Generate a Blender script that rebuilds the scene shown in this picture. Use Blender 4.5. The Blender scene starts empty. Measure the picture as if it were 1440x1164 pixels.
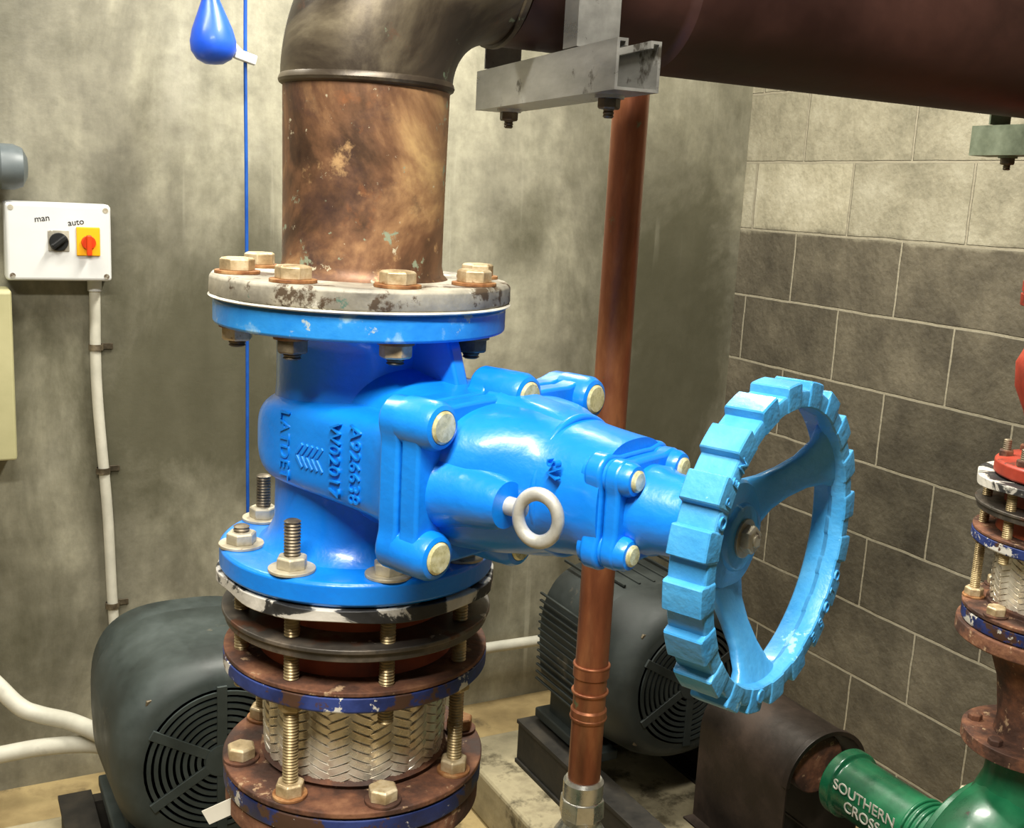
import bpy, bmesh, math, random
from mathutils import Vector, Matrix
random.seed(4)
pi=math.pi; S=bpy.context.scene
def col(h):
    if isinstance(h,str):
        h=h.lstrip('#'); c=[int(h[i:i+2],16)/255 for i in (0,2,4)]
        return tuple((x/12.92 if x<=.04045 else ((x+.055)/1.055)**2.4) for x in c)+(1,)
    return tuple(h)+(1,)
# ---------------------------------------------------------------- materials
def M(name,ramp,scale=6,rough=.5,metal=0,bump=.1,bscale=60,stretch=(1,1,1),coat=0,rvar=.15,detail=8,dist=0.0,over=None,bdist=.002):
    m=bpy.data.materials.new(name); m.use_nodes=True; nt=m.node_tree; N=nt.nodes; L=nt.links
    b=N['Principled BSDF']; tc=N.new('ShaderNodeTexCoord'); mp=N.new('ShaderNodeMapping')
    mp.inputs['Scale'].default_value=stretch; L.new(tc.outputs['Object'],mp.inputs['Vector'])
    n=N.new('ShaderNodeTexNoise'); n.inputs['Scale'].default_value=scale; n.inputs['Detail'].default_value=detail
    n.inputs['Roughness'].default_value=.62; n.inputs['Distortion'].default_value=dist
    L.new(mp.outputs[0],n.inputs['Vector'])
    def mkramp(ramp,src):
        cr=N.new('ShaderNodeValToRGB'); els=cr.color_ramp.elements
        if isinstance(ramp,str): ramp=[(0,ramp)]
        while len(els)<len(ramp): els.new(.5)
        while len(els)>max(1,len(ramp)): els.remove(els[-1])
        for e,(p,c) in zip(els,ramp): e.position=p; e.color=col(c)
        L.new(src,cr.inputs['Fac']); return cr.outputs[0]
    c=mkramp(ramp,n.outputs['Fac'])
    if over:   # (scale, threshold, width, colour): extra layers of patches
        for k,(sc,th,wd,cc) in enumerate(over):
            mo=N.new('ShaderNodeMapping'); mo.inputs['Location'].default_value=(3.1*k+1.7,5.3,2.2*k); L.new(tc.outputs['Object'],mo.inputs[0])
            no=N.new('ShaderNodeTexNoise'); no.inputs['Scale'].default_value=sc; no.inputs['Detail'].default_value=9; no.inputs['Roughness'].default_value=.68
            L.new(mo.outputs[0],no.inputs['Vector'])
            r=N.new('ShaderNodeMapRange'); r.inputs['From Min'].default_value=th; r.inputs['From Max'].default_value=th+wd; L.new(no.outputs['Fac'],r.inputs['Value'])
            x=N.new('ShaderNodeMix'); x.data_type='RGBA'; L.new(r.outputs[0],x.inputs[0]); L.new(c,x.inputs[6]); x.inputs[7].default_value=col(cc); c=x.outputs[2]
    L.new(c,b.inputs['Base Color'])
    b.inputs['Metallic'].default_value=metal
    n2=N.new('ShaderNodeTexNoise'); n2.inputs['Scale'].default_value=bscale; n2.inputs['Detail'].default_value=5
    L.new(tc.outputs['Object'],n2.inputs['Vector'])
    mr=N.new('ShaderNodeMapRange'); mr.inputs['From Min'].default_value=.3; mr.inputs['From Max'].default_value=.7
    mr.inputs['To Min'].default_value=max(.03,rough-rvar); mr.inputs['To Max'].default_value=min(1,rough+rvar)
    L.new(n.outputs['Fac'],mr.inputs['Value']); L.new(mr.outputs[0],b.inputs['Roughness'])
    if bump>0:
        bp=N.new('ShaderNodeBump'); bp.inputs['Strength'].default_value=bump; bp.inputs['Distance'].default_value=bdist
        L.new(n2.outputs['Fac'],bp.inputs['Height']); L.new(bp.outputs[0],b.inputs['Normal'])
    if coat: b.inputs['Coat Weight'].default_value=coat; b.inputs['Coat Roughness'].default_value=.15
    return m
blue=M('blue_epoxy',[(.3,'#0675da'),(.7,'#0f88ea')],scale=8,rough=.36,bump=.28,bscale=110,coat=.4,rvar=.06)
blue_w=M('blue_wheel_paint',[(.25,'#2c84c2'),(.5,'#4297cf'),(.8,'#62afdb')],scale=14,rough=.42,bump=.4,bscale=140,coat=.25,over=[(30,.66,.02,'#8fcbe8'),(55,.74,.01,'#b06a4a')])
bluesc=M('blue_scuffed',[(.3,'#1173cc'),(.58,'#2b8fdc'),(.66,'#9cc4da'),(.8,'#1b7fd6')],scale=16,rough=.4,bump=.25,bscale=120,coat=.2,over=[(38,.60,.03,'#a9b9bd')])
copper=M('weathered_copper',[(.28,'#2c211d'),(.40,'#574030'),(.48,'#7e5b42'),(.56,'#a9825c'),(.64,'#cfaa76'),(.74,'#8b614a')],scale=8,rough=.5,metal=.32,bump=.25,bscale=60,dist=.5,
    over=[(7,.53,.14,'#463433'),(22,.60,.08,'#c29d70'),(34,.62,.03,'#959f88'),(12,.62,.09,'#93613f'),(60,.64,.03,'#cdc3a8')])
copperd=M('dark_copper',[(.28,'#25201b'),(.42,'#453c32'),(.52,'#665c4b'),(.62,'#8a8069'),(.76,'#513f34')],scale=7,rough=.42,metal=.32,bump=.16,bscale=50,dist=.8,
    over=[(11,.58,.08,'#674736'),(26,.64,.03,'#78876f')])
header=M('oxide_brown_pipe',[(.3,'#261512'),(.5,'#3a221d'),(.7,'#4f3028')],scale=5,rough=.5,metal=.25,bump=.15)
riser=M('brown_copper_tube',[(.3,'#6d3f2e'),(.5,'#945a3e'),(.62,'#b0744f'),(.75,'#624232')],scale=9,rough=.38,metal=.5,bump=.06,stretch=(2,2,.5),over=[(18,.64,.05,'#6f7a5c')])
galv=M('galvanised_dull',[(.3,'#77736a'),(.5,'#a39e90'),(.62,'#bfb8a6'),(.75,'#7a6e5b')],scale=18,rough=.62,metal=.25,bump=.5,over=[(24,.55,.04,'#5d4e3e'),(30,.60,.03,'#dcd8cb'),(20,.64,.03,'#5e7f72')])
strutm=M('galvanised_strut',[(.3,'#74736f'),(.5,'#a8a7a2'),(.7,'#d3d2cc')],scale=12,rough=.34,metal=.65,bump=.15,stretch=(1,.3,1),over=[(20,.60,.06,'#625d54')])
strutg=M('green_galvanised',[(.3,'#5d6856'),(.5,'#86917b'),(.7,'#a3ad97')],scale=20,rough=.55,metal=.3,bump=.2)
boltm=M('zinc_bolt',[(.3,'#94805f'),(.5,'#c2ad88'),(.7,'#dfd2b3')],scale=50,rough=.45,metal=.4,bump=.3,bscale=150,over=[(60,.62,.05,'#8d6035')])
boltr=M('rusty_washer',[(.3,'#6a4024'),(.5,'#96683f'),(.7,'#b59468')],scale=60,rough=.75,metal=.15,bump=.4)
steelw=M('washer_steel',[(.3,'#8b8371'),(.5,'#b3aa93'),(.7,'#cfc6ae')],scale=40,rough=.5,metal=.4,bump=.25,over=[(45,.62,.04,'#6d5338')])
rod=M('threaded_rod',[(.3,'#7d6c4e'),(.5,'#ab9872'),(.7,'#c9b88f')],scale=40,rough=.42,metal=.55,bump=.1)
rodd=M('dark_threaded_rod',[(.3,'#453e32'),(.5,'#655b4b'),(.7,'#8f836d')],scale=40,rough=.45,metal=.5,bump=.1)
rust=M('rusty_iron',[(.25,'#271a15'),(.45,'#4b3227'),(.56,'#6d4733'),(.68,'#8b6247'),(.8,'#56443c')],scale=22,rough=.78,metal=.1,bump=.7,bscale=110,over=[(40,.60,.05,'#a58a6c')])
rustred=M('rust_red_rubber',[(.3,'#6a2b1a'),(.5,'#9b4423'),(.7,'#b65c30')],scale=14,rough=.7,bump=.3)
navy=M('navy_chipped',[(.3,'#141f45'),(.5,'#1f3068'),(.6,'#2a3c7a')],scale=20,rough=.55,bump=.35,over=[(22,.53,.03,'#4a3226'),(28,.58,.015,'#c8c5bd')])
gask=M('paint_spattered_rubber',[(.3,'#1c1c1d'),(.46,'#2b2b2c'),(.49,'#3a3a39'),(.52,'#b9b5ac'),(.7,'#d5d0c6')],scale=13,rough=.6,bump=.5,dist=1.5,over=[(18,.60,.03,'#5a4636')])
darkst=M('dark_plate',[(.3,'#35312d'),(.5,'#504b45'),(.65,'#746a5e'),(.75,'#3a322b')],scale=20,rough=.45,metal=.4,bump=.2,over=[(16,.55,.06,'#5f4030'),(34,.63,.02,'#bdb8ab')])
braid=M('stainless_braid',[(.3,'#c7bda8'),(.5,'#e4dcca'),(.7,'#f7f1e3')],scale=30,rough=.3,metal=.55,bump=.15,bscale=500,over=[(9,.60,.08,'#b0946a')])
white_gk=M('white_gasket',[(.3,'#a8a395'),(.6,'#d8d4c8')],scale=30,rough=.8,bump=.2)
capm=M('bolt_plug_wax',[(.3,'#a8a274'),(.5,'#cac497'),(.7,'#e4e0c0')],scale=120,rough=.3,metal=.15,bump=.25,coat=.4)
silver=M('silver_lifting_eye',[(.3,'#9a9992'),(.6,'#c9c7be')],scale=30,rough=.45,metal=.35,bump=.3)
chrome=M('bright_steel',[(.3,'#a7a59c'),(.6,'#d3d1c8')],scale=30,rough=.3,metal=.8,bump=.1)
motor_g=M('motor_grey',[(.3,'#272d2c'),(.5,'#363e3c'),(.7,'#464e4c')],scale=8,rough=.52,bump=.15,over=[(14,.64,.04,'#5c5a50')])
motor_k=M('motor_dark_grey',[(.3,'#1b201f'),(.5,'#282e2d'),(.7,'#353b39')],scale=8,rough=.58,bump=.15,over=[(14,.62,.06,'#48453c')])
black=M('black_plastic','#0c0d0d',rough=.45,bump=.05)
greyd=M('beacon_grey',[(.3,'#4c5457'),(.7,'#676f72')],rough=.35,bump=0)
plast=M('light_grey_plastic',[(.3,'#c8cacb'),(.7,'#d8d9d8')],scale=4,rough=.4,bump=.02)
conduit=M('pvc_conduit',[(.3,'#b3b1a4'),(.6,'#cecbbd'),(.8,'#97948a')],scale=9,rough=.5,bump=.03)
cream=M('cream_enclosure',[(.3,'#a39f78'),(.7,'#bdb88f')],scale=4,rough=.5,bump=.05)
yellow=M('yellow_plate','#f0b010',rough=.4,bump=0)
orange=M('orange_lever','#d8420c',rough=.35,bump=0)
floatb=M('blue_float',[(.3,'#1a50d4'),(.7,'#2763e6')],scale=10,rough=.4,bump=.04,coat=.2)
cableb=M('blue_cable',[(.3,'#0f4498'),(.7,'#1c60bd')],scale=10,rough=.45,bump=0)
green=M('green_paint',[(.3,'#0b3f29'),(.5,'#0f5838'),(.7,'#187249')],scale=9,rough=.35,bump=.2,coat=.3,over=[(20,.64,.03,'#2a2a22')])
red=M('red_oxide_valve',[(.3,'#742416'),(.5,'#993421'),(.7,'#ae4a31')],scale=14,rough=.55,bump=.3,over=[(22,.58,.05,'#5a2c20')])
guardm=M('guard_brown',[(.3,'#181310'),(.5,'#28201b'),(.68,'#3b2f27')],scale=8,rough=.45,metal=.25,bump=.25)
basem=M('base_frame_steel',[(.3,'#1e1d1b'),(.5,'#302d28'),(.7,'#464036')],scale=12,rough=.7,metal=.2,bump=.3)
plinth=M('plinth_concrete',[(.25,'#6b6450'),(.45,'#92896f'),(.6,'#b0a587'),(.75,'#776d57')],scale=5,rough=.8,bump=.5,over=[(7,.54,.08,'#5e5642')])
floorm=M('floor_concrete',[(.25,'#69593c'),(.45,'#917e57'),(.6,'#ab976b'),(.75,'#736142')],scale=4,rough=.75,bump=.4,over=[(6,.56,.1,'#574a34')])
ceilm=M('ceiling_paint',[(.3,'#76746e'),(.7,'#83817b')],rough=.8,bump=.1)
dimw=M('dark_render_wall',[(.3,'#504e45'),(.7,'#646156')],scale=3,rough=.8,bump=.1)
whit=M('white_paint','#d8d8d4',rough=.5,bump=0)
tagm=M('paper_tag',[(.3,'#c8c4b6'),(.7,'#e0dcd0')],rough=.8,bump=0)

def concrete_wall():
    m=bpy.data.materials.new('rendered_concrete_wall'); m.use_nodes=True; nt=m.node_tree; N=nt.nodes; L=nt.links
    b=N['Principled BSDF']; tc=N.new('ShaderNodeTexCoord')
    def noise(sc,st=(1,1,1),det=8,ro=.6,di=0,loc=(0,0,0)):
        mp=N.new('ShaderNodeMapping'); mp.inputs['Scale'].default_value=st; mp.inputs['Location'].default_value=loc; L.new(tc.outputs['Object'],mp.inputs[0])
        n=N.new('ShaderNodeTexNoise'); n.inputs['Scale'].default_value=sc; n.inputs['Detail'].default_value=det
        n.inputs['Roughness'].default_value=ro; n.inputs['Distortion'].default_value=di; L.new(mp.outputs[0],n.inputs['Vector']); return n
    def ramp(src,els):
        r=N.new('ShaderNodeValToRGB'); e=r.color_ramp.elements
        while len(e)<len(els): e.new(.5)
        for x,(p,c) in zip(e,els): x.position=p; x.color=col(c)
        L.new(src.outputs['Fac'] if hasattr(src,'outputs') else src,r.inputs[0]); return r
    def mix(a,c,fac,mode='MIX',f=1):
        x=N.new('ShaderNodeMix'); x.data_type='RGBA'; x.blend_type=mode
        if fac is None: x.inputs[0].default_value=f
        else: L.new(fac,x.inputs[0])
        L.new(a,x.inputs[6]); L.new(c,x.inputs[7]); return x.outputs[2]
    def math_(op,a,b_):
        n=N.new('ShaderNodeMath'); n.operation=op
        for k,v in enumerate((a,b_)):
            if isinstance(v,(int,float)): n.inputs[k].default_value=v
            else: L.new(v,n.inputs[k])
        return n.outputs[0]
    base=ramp(noise(1.5,(1,1,.8),9,.58,.4,(.35,0,.2)),[(.34,'#7d7a6b'),(.45,'#9a9685'),(.54,'#b1ad99'),(.66,'#cac6b4')])
    streak=ramp(noise(7,(1,1,.14),6,.6),[(.35,'#a6a6a6'),(.5,'#d6d6d6'),(.62,'#ffffff')])
    c=mix(base.outputs[0],streak.outputs[0],None,'MULTIPLY',.5)
    fine=ramp(noise(16,(1,1,1),9,.72),[(.3,'#989898'),(.6,'#ffffff')])
    c=mix(c,fine.outputs[0],None,'MULTIPLY',.5)
    # dark olive zones: stains and wall shadow painted into the render colour
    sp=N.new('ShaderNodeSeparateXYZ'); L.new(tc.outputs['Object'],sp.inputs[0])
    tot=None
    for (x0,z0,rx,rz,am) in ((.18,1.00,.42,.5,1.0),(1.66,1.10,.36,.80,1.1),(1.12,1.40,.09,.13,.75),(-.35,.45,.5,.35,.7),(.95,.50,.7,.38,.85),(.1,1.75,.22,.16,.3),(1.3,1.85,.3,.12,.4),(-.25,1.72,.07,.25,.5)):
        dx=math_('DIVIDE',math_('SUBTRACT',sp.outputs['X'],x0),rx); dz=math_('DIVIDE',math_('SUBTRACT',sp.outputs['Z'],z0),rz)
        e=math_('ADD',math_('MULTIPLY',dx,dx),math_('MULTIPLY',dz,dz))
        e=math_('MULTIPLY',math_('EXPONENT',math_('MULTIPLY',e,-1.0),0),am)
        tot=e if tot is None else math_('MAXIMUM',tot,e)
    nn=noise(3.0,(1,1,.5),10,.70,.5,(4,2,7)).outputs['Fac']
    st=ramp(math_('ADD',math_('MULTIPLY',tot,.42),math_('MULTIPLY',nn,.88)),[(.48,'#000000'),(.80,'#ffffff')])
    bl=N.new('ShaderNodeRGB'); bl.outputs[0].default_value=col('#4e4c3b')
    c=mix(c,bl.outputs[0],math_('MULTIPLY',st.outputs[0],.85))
    drip=ramp(noise(24,(1,1,.04),4,.5),[(.63,'#000000'),(.70,'#ffffff')])
    lum=N.new('ShaderNodeRGB'); lum.outputs[0].default_value=col('#c9c6b4')
    spot=ramp(noise(1.6,(1,1,1),2,.5,0,(1.2,0,.4)),[(.48,'#000000'),(.60,'#ffffff')])
    dm=mix(drip.outputs[0],spot.outputs[0],None,'MULTIPLY',1)
    c=mix(c,lum.outputs[0],math_('MULTIPLY',dm,.3))
    L.new(c,b.inputs['Base Color']); b.inputs['Roughness'].default_value=.42; b.inputs['Specular IOR Level'].default_value=.45
    bp=N.new('ShaderNodeBump'); bp.inputs['Strength'].default_value=.3; bp.inputs['Distance'].default_value=.004
    L.new(noise(25,(1,1,1),8,.65).outputs['Fac'],bp.inputs['Height']); L.new(bp.outputs[0],b.inputs['Normal'])
    return m
def block_wall(axis='Y'):
    m=bpy.data.materials.new('concrete_block_wall'); m.use_nodes=True; nt=m.node_tree; N=nt.nodes; L=nt.links
    b=N['Principled BSDF']; tc=N.new('ShaderNodeTexCoord'); sp=N.new('ShaderNodeSeparateXYZ'); L.new(tc.outputs['Object'],sp.inputs[0])
    ad=N.new('ShaderNodeMath'); ad.inputs[1].default_value=.16; L.new(sp.outputs['Z'],ad.inputs[0])
    ay=N.new('ShaderNodeMath'); ay.inputs[1].default_value=10.10; L.new(sp.outputs[axis],ay.inputs[0])
    cb=N.new('ShaderNodeCombineXYZ'); L.new(ay.outputs[0],cb.inputs[0]); L.new(ad.outputs[0],cb.inputs[1])
    nw=N.new('ShaderNodeTexNoise'); nw.inputs['Scale'].default_value=9; nw.inputs['Detail'].default_value=4; L.new(tc.outputs['Object'],nw.inputs['Vector'])
    vs=N.new('ShaderNodeVectorMath'); vs.operation='SCALE'; vs.inputs['Scale'].default_value=.008; L.new(nw.outputs['Color'],vs.inputs[0])
    va=N.new('ShaderNodeVectorMath'); va.operation='ADD'; L.new(cb.outputs[0],va.inputs[0]); L.new(vs.outputs[0],va.inputs[1])
    br=N.new('ShaderNodeTexBrick'); br.inputs['Scale'].default_value=1; br.inputs['Brick Width'].default_value=.4
    br.inputs['Row Height'].default_value=.2; br.inputs['Mortar Size'].default_value=.0045; br.inputs['Mortar Smooth'].default_value=.35
    br.inputs['Color1'].default_value=(.66,.66,.66,1); br.inputs['Color2'].default_value=(1,1,1,1); br.inputs['Mortar'].default_value=(0,0,0,1)
    L.new(va.outputs[0],br.inputs['Vector'])
    n=N.new('ShaderNodeTexNoise'); n.inputs['Scale'].default_value=6; n.inputs['Detail'].default_value=12; n.inputs['Roughness'].default_value=.72
    L.new(tc.outputs['Object'],n.inputs['Vector'])
    def ramp(src,els):
        r=N.new('ShaderNodeValToRGB'); e=r.color_ramp.elements
        while len(e)<len(els): e.new(.5)
        for x,(p,c) in zip(e,els): x.position=p; x.color=col(c)
        L.new(src,r.inputs[0]); return r.outputs[0]
    dark=ramp(n.outputs['Fac'],[(.3,'#474136'),(.5,'#645d4e'),(.7,'#7e7664')])
    lite=ramp(n.outputs['Fac'],[(.3,'#88836f'),(.5,'#b0a992'),(.7,'#cbc5af')])
    zz=N.new('ShaderNodeMapRange')
    na=N.new('ShaderNodeMath'); na.operation='MULTIPLY_ADD'; na.inputs[1].default_value=.05; L.new(n.outputs['Fac'],na.inputs[0]); L.new(sp.outputs['Z'],na.inputs[2])
    L.new(na.outputs[0],zz.inputs['Value']); zz.inputs['From Min'].default_value=1.45; zz.inputs['From Max'].default_value=1.475
    def mix(a,c,fac,mode='MIX',f=1):
        x=N.new('ShaderNodeMix'); x.data_type='RGBA'; x.blend_type=mode
        if fac is None: x.inputs[0].default_value=f
        else: L.new(fac,x.inputs[0])
        L.new(a,x.inputs[6]); L.new(c,x.inputs[7]); return x.outputs[2]
    c=mix(dark,lite,zz.outputs[0]); c=mix(c,br.outputs['Color'],None,'MULTIPLY',.8)
    mo=N.new('ShaderNodeRGB'); mo.outputs[0].default_value=col('#aba38e')
    mf=N.new('ShaderNodeMath'); mf.operation='MULTIPLY'; mf.inputs[1].default_value=.8; L.new(br.outputs['Fac'],mf.inputs[0])
    c=mix(c,mo.outputs[0],mf.outputs[0])
    L.new(c,b.inputs['Base Color']); b.inputs['Roughness'].default_value=.7
    inv=N.new('ShaderNodeMath'); inv.operation='MULTIPLY_ADD'; inv.inputs[1].default_value=-1.2; inv.inputs[2].default_value=1
    L.new(br.outputs['Fac'],inv.inputs[0])
    n3=N.new('ShaderNodeTexNoise'); n3.inputs['Scale'].default_value=60; n3.inputs['Detail'].default_value=8; L.new(tc.outputs['Object'],n3.inputs['Vector'])
    s=N.new('ShaderNodeMath'); s.operation='MULTIPLY_ADD'; s.inputs[1].default_value=.7; L.new(n3.outputs['Fac'],s.inputs[0]); L.new(inv.outputs[0],s.inputs[2])
    bp=N.new('ShaderNodeBump'); bp.inputs['Strength'].default_value=.9; bp.inputs['Distance'].default_value=.006
    L.new(s.outputs[0],bp.inputs['Height']); L.new(bp.outputs[0],b.inputs['Normal'])
    return m
# ---------------------------------------------------------------- geometry helpers
def empty(name,loc=(0,0,0),rz=0,parent=None):
    e=bpy.data.objects.new(name,None); e.empty_display_size=.05; S.collection.objects.link(e)
    e.location=loc; e.rotation_euler=(0,0,rz); e.parent=parent; return e
def fin(name,bm,mat,parent=None,bev=0,smooth=True,ang=.6):
    bmesh.ops.remove_doubles(bm,verts=bm.verts,dist=1e-6)
    bmesh.ops.recalc_face_normals(bm,faces=bm.faces)
    for f in bm.faces: f.smooth=smooth
    for e in bm.edges:
        if len(e.link_faces)==2 and e.calc_face_angle(0)>ang: e.smooth=False
    me=bpy.data.meshes.new(name); bm.to_mesh(me); bm.free(); me.materials.append(mat)
    o=bpy.data.objects.new(name,me); S.collection.objects.link(o); o.parent=parent
    if bev:
        md=o.modifiers.new('bevel','BEVEL'); md.width=bev; md.segments=3; md.limit_method='ANGLE'; md.angle_limit=.6; md.harden_normals=False
    return o
def basis(axis,up=None):
    z=Vector(axis).normalized(); u=Vector(up) if up else (Vector((0,0,1)) if abs(z.z)<.9 else Vector((1,0,0)))
    x=u.cross(z)
    x.normalize(); y=z.cross(x); return x,y,z
def rings(bm,R,closed=False,cap=True):
    V=[[bm.verts.new(p) for p in r] for r in R]; n=len(V[0]); k=len(V)
    for i in range(k if closed else k-1):
        a=V[i]; b=V[(i+1)%k]
        for j in range(n): 
            try: bm.faces.new((a[j],a[(j+1)%n],b[(j+1)%n],b[j]))
            except ValueError: pass
    if cap and not closed:
        bm.faces.new(V[0][::-1]); bm.faces.new(V[-1])
def lathe_bm(bm,prof,o=(0,0,0),axis=(0,0,1),seg=48,cap=True,a0=0):
    x,y,z=basis(axis); o=Vector(o)
    R=[[o+z*h+(x*math.cos(2*pi*j/seg+a0)+y*math.sin(2*pi*j/seg+a0))*max(r,1e-5) for j in range(seg)] for r,h in prof]
    rings(bm,R,cap=cap)
def lathe(name,prof,mat,parent=None,o=(0,0,0),axis=(0,0,1),seg=48,bev=0,cap=True):
    bm=bmesh.new(); lathe_bm(bm,prof,o,axis,seg,cap); return fin(name,bm,mat,parent,bev)
def cyl(name,p0,p1,r,mat,parent=None,seg=32,bev=0):
    p0=Vector(p0); d=Vector(p1)-p0; return lathe(name,[(r,0),(r,d.length)],mat,parent,p0,d,seg,bev)
def boxbm(bm,c,s,rot=None):
    m=Matrix.Translation(c)@(rot.to_4x4() if rot else Matrix())@Matrix.Diagonal((s[0],s[1],s[2],1))
    bmesh.ops.create_cube(bm,size=1,matrix=m)
def box(name,c,s,mat,parent=None,bev=.002,rot=None):
    bm=bmesh.new(); boxbm(bm,c,s,rot); return fin(name,bm,mat,parent,bev,smooth=False)
def catmull(P,n=8):
    P=[Vector(p) for p in P]; Q=[P[0]*2-P[1]]+P+[P[-1]*2-P[-2]]; out=[]
    for i in range(1,len(Q)-2):
        for k in range(n):
            t=k/n; a,b,c,d=Q[i-1:i+3]
            out.append(.5*((2*b)+(c-a)*t+(2*a-5*b+4*c-d)*t*t+(3*b-a-3*c+d)*t**3))
    out.append(P[-1]); return out
def tube(name,P,r,mat,parent=None,seg=20,smooth=True,n=8,closed=False):
    P=catmull(P,n) if smooth else [Vector(p) for p in P]
    T=[(P[min(i+1,len(P)-1)]-P[max(i-1,0)]).normalized() for i in range(len(P))]
    x,y,_=basis(T[0]); R=[]
    for p,t in zip(P,T):
        x=(x-t*x.dot(t)).normalized(); y=t.cross(x)
        R.append([p+(x*math.cos(2*pi*j/seg)+y*math.sin(2*pi*j/seg))*r for j in range(seg)])
    bm=bmesh.new(); rings(bm,R); return fin(name,bm,mat,parent)
def torus(name,c,axis,R,r,mat,parent=None,seg=40,ms=14,arc=2*pi,sx=1,sy=1):
    x,y,z=basis(axis); c=Vector(c); bm=bmesh.new(); RR=[]
    for i in range(seg):
        a=2*pi*i/seg; d=x*math.cos(a)*sx+y*math.sin(a)*sy; 
        RR.append([c+d*R+(d*math.cos(2*pi*j/ms)+z*math.sin(2*pi*j/ms))*r for j in range(ms)])
    rings(bm,RR,closed=True); return fin(name,bm,mat,parent)
def prism(name,pts,h0,h1,mat,parent=None,o=(0,0,0),axis=(0,0,1),x=None,bev=0):
    z=Vector(axis).normalized(); x=Vector(x).normalized() if x else basis(axis)[0]; y=z.cross(x); o=Vector(o)
    bm=bmesh.new(); rings(bm,[[o+x*a+y*b+z*h for a,b in pts] for h in (h0,h1)]); return fin(name,bm,mat,parent,bev)
def sup(a,b,n,k=48):
    out=[]
    for i in range(k):
        t=2*pi*i/k+pi/k; c,s=math.cos(t),math.sin(t)
        out.append((a*math.copysign(abs(c)**(2/n),c),b*math.copysign(abs(s)**(2/n),s)))
    return out
def scallop(circles,a,b,n,k=120,sm=2):
    R=[]
    for i in range(k):
        t=2*pi*i/k; c,s=math.cos(t),math.sin(t)
        r=(abs(c/a)**n+abs(s/b)**n)**(-1/n)
        for cx,cy,cr in circles:
            q=cx*c+cy*s; D=cr*cr-(cx*cx+cy*cy)+q*q
            if D>=0: r=max(r,q+math.sqrt(D))
        R.append(r)
    for _ in range(sm): R=[(R[i-1]+2*R[i]+R[(i+1)%k])/4 for i in range(k)]
    return [(R[i]*math.cos(2*pi*i/k),R[i]*math.sin(2*pi*i/k)) for i in range(k)]
def loftx(name,secs,mat,parent,bev=0,k=64,zc=0):
    P=[Vector((x,a,b,n)) for x,a,b,n in secs]; Q=[P[0]]+P+[P[-1]]; out=[]
    for i in range(1,len(Q)-2):
        for q in range(4):
            t=q/4; a,b,c,d=Q[i-1:i+3]
            m1=(c-a)*.5*(2*(c[0]-b[0])/max(1e-6,(c[0]-a[0]))); m2=(d-b)*.5*(2*(c[0]-b[0])/max(1e-6,(d[0]-b[0])))
            out.append((2*t**3-3*t*t+1)*b+(t**3-2*t*t+t)*m1+(-2*t**3+3*t*t)*c+(t**3-t*t)*m2)
    out.append(P[-1])
    bm=bmesh.new(); rings(bm,[[Vector((v[0],p[0],p[1]+zc)) for p in sup(v[1],v[2],max(2,v[3]),k)] for v in out]); return fin(name,bm,mat,parent,bev)
def hexbolt(name,loc,axis,rc,h,parent,mat=None,wr=None,wm=None,stud=0,sr=.006,chamfer=True,sm=None):
    mat=mat or boltm; loc=Vector(loc); z=Vector(axis).normalized(); g=empty(name,(0,0,0),0,parent)
    wt=0
    if wr: wt=.003; lathe('washer',[(wr,0),(wr,wt)],wm or boltr,g,loc,z,32,.0006)
    a=random.random()*1
    bm=bmesh.new(); lathe_bm(bm,[(rc,wt),(rc,wt+h*.85),(rc*.86,wt+h)],loc,z,6,True,a); fin('hex',bm,mat,g,.0006)
    if stud: thread('stud',loc+z*(wt+h*.5),loc+z*(wt+h+stud),sr,g,sm or rodd)
    return g
def thread(name,p0,p1,r,parent,mat=None,pitch=.003):
    p0=Vector(p0); p1=Vector(p1); d=p1-p0; n=max(2,int(d.length/pitch)); prof=[]
    for i in range(n):
        prof+=[(r*.86,i*pitch),(r,(i+.5)*pitch)]
    prof.append((r*.7,n*pitch)); return lathe(name,prof,mat or rod,parent,p0,d,16)
def text(name,body,o,xd,yd,size,mat,parent,ext=.0012):
    cu=bpy.data.curves.new(name,'FONT'); cu.body=body; cu.size=size; cu.extrude=ext; cu.align_x='CENTER'; cu.align_y='CENTER'
    ob=bpy.data.objects.new(name,cu); S.collection.objects.link(ob); cu.materials.append(mat)
    x=Vector(xd).normalized(); y=Vector(yd).normalized(); z=x.cross(y)
    m=Matrix((x,y,z)).transposed().to_4x4(); m.translation=Vector(o); ob.parent=parent; ob.matrix_local=m; return ob
# ---------------------------------------------------------------- camera
psi,p,r=math.radians(28),math.radians(11.2),math.radians(3.0); C=Vector((-.3618,-.9973,1.5))
R0=Vector((math.cos(psi),-math.sin(psi),0)); F=Vector((math.sin(psi)*math.cos(p),math.cos(psi)*math.cos(p),-math.sin(p)))
Dn=-Vector((math.sin(psi)*math.sin(p),math.cos(psi)*math.sin(p),math.cos(p)))
ir=R0*math.cos(r)-Dn*math.sin(r); idn=R0*math.sin(r)+Dn*math.cos(r)
cam=bpy.data.cameras.new('camera'); cam.sensor_width=36; cam.lens=1550/1440*36; cam.clip_start=.02
co=bpy.data.objects.new('camera',cam); S.collection.objects.link(co)
m=Matrix((ir,-idn,-F)).transposed().to_4x4(); m.translation=C; co.matrix_world=m; S.camera=co
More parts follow.
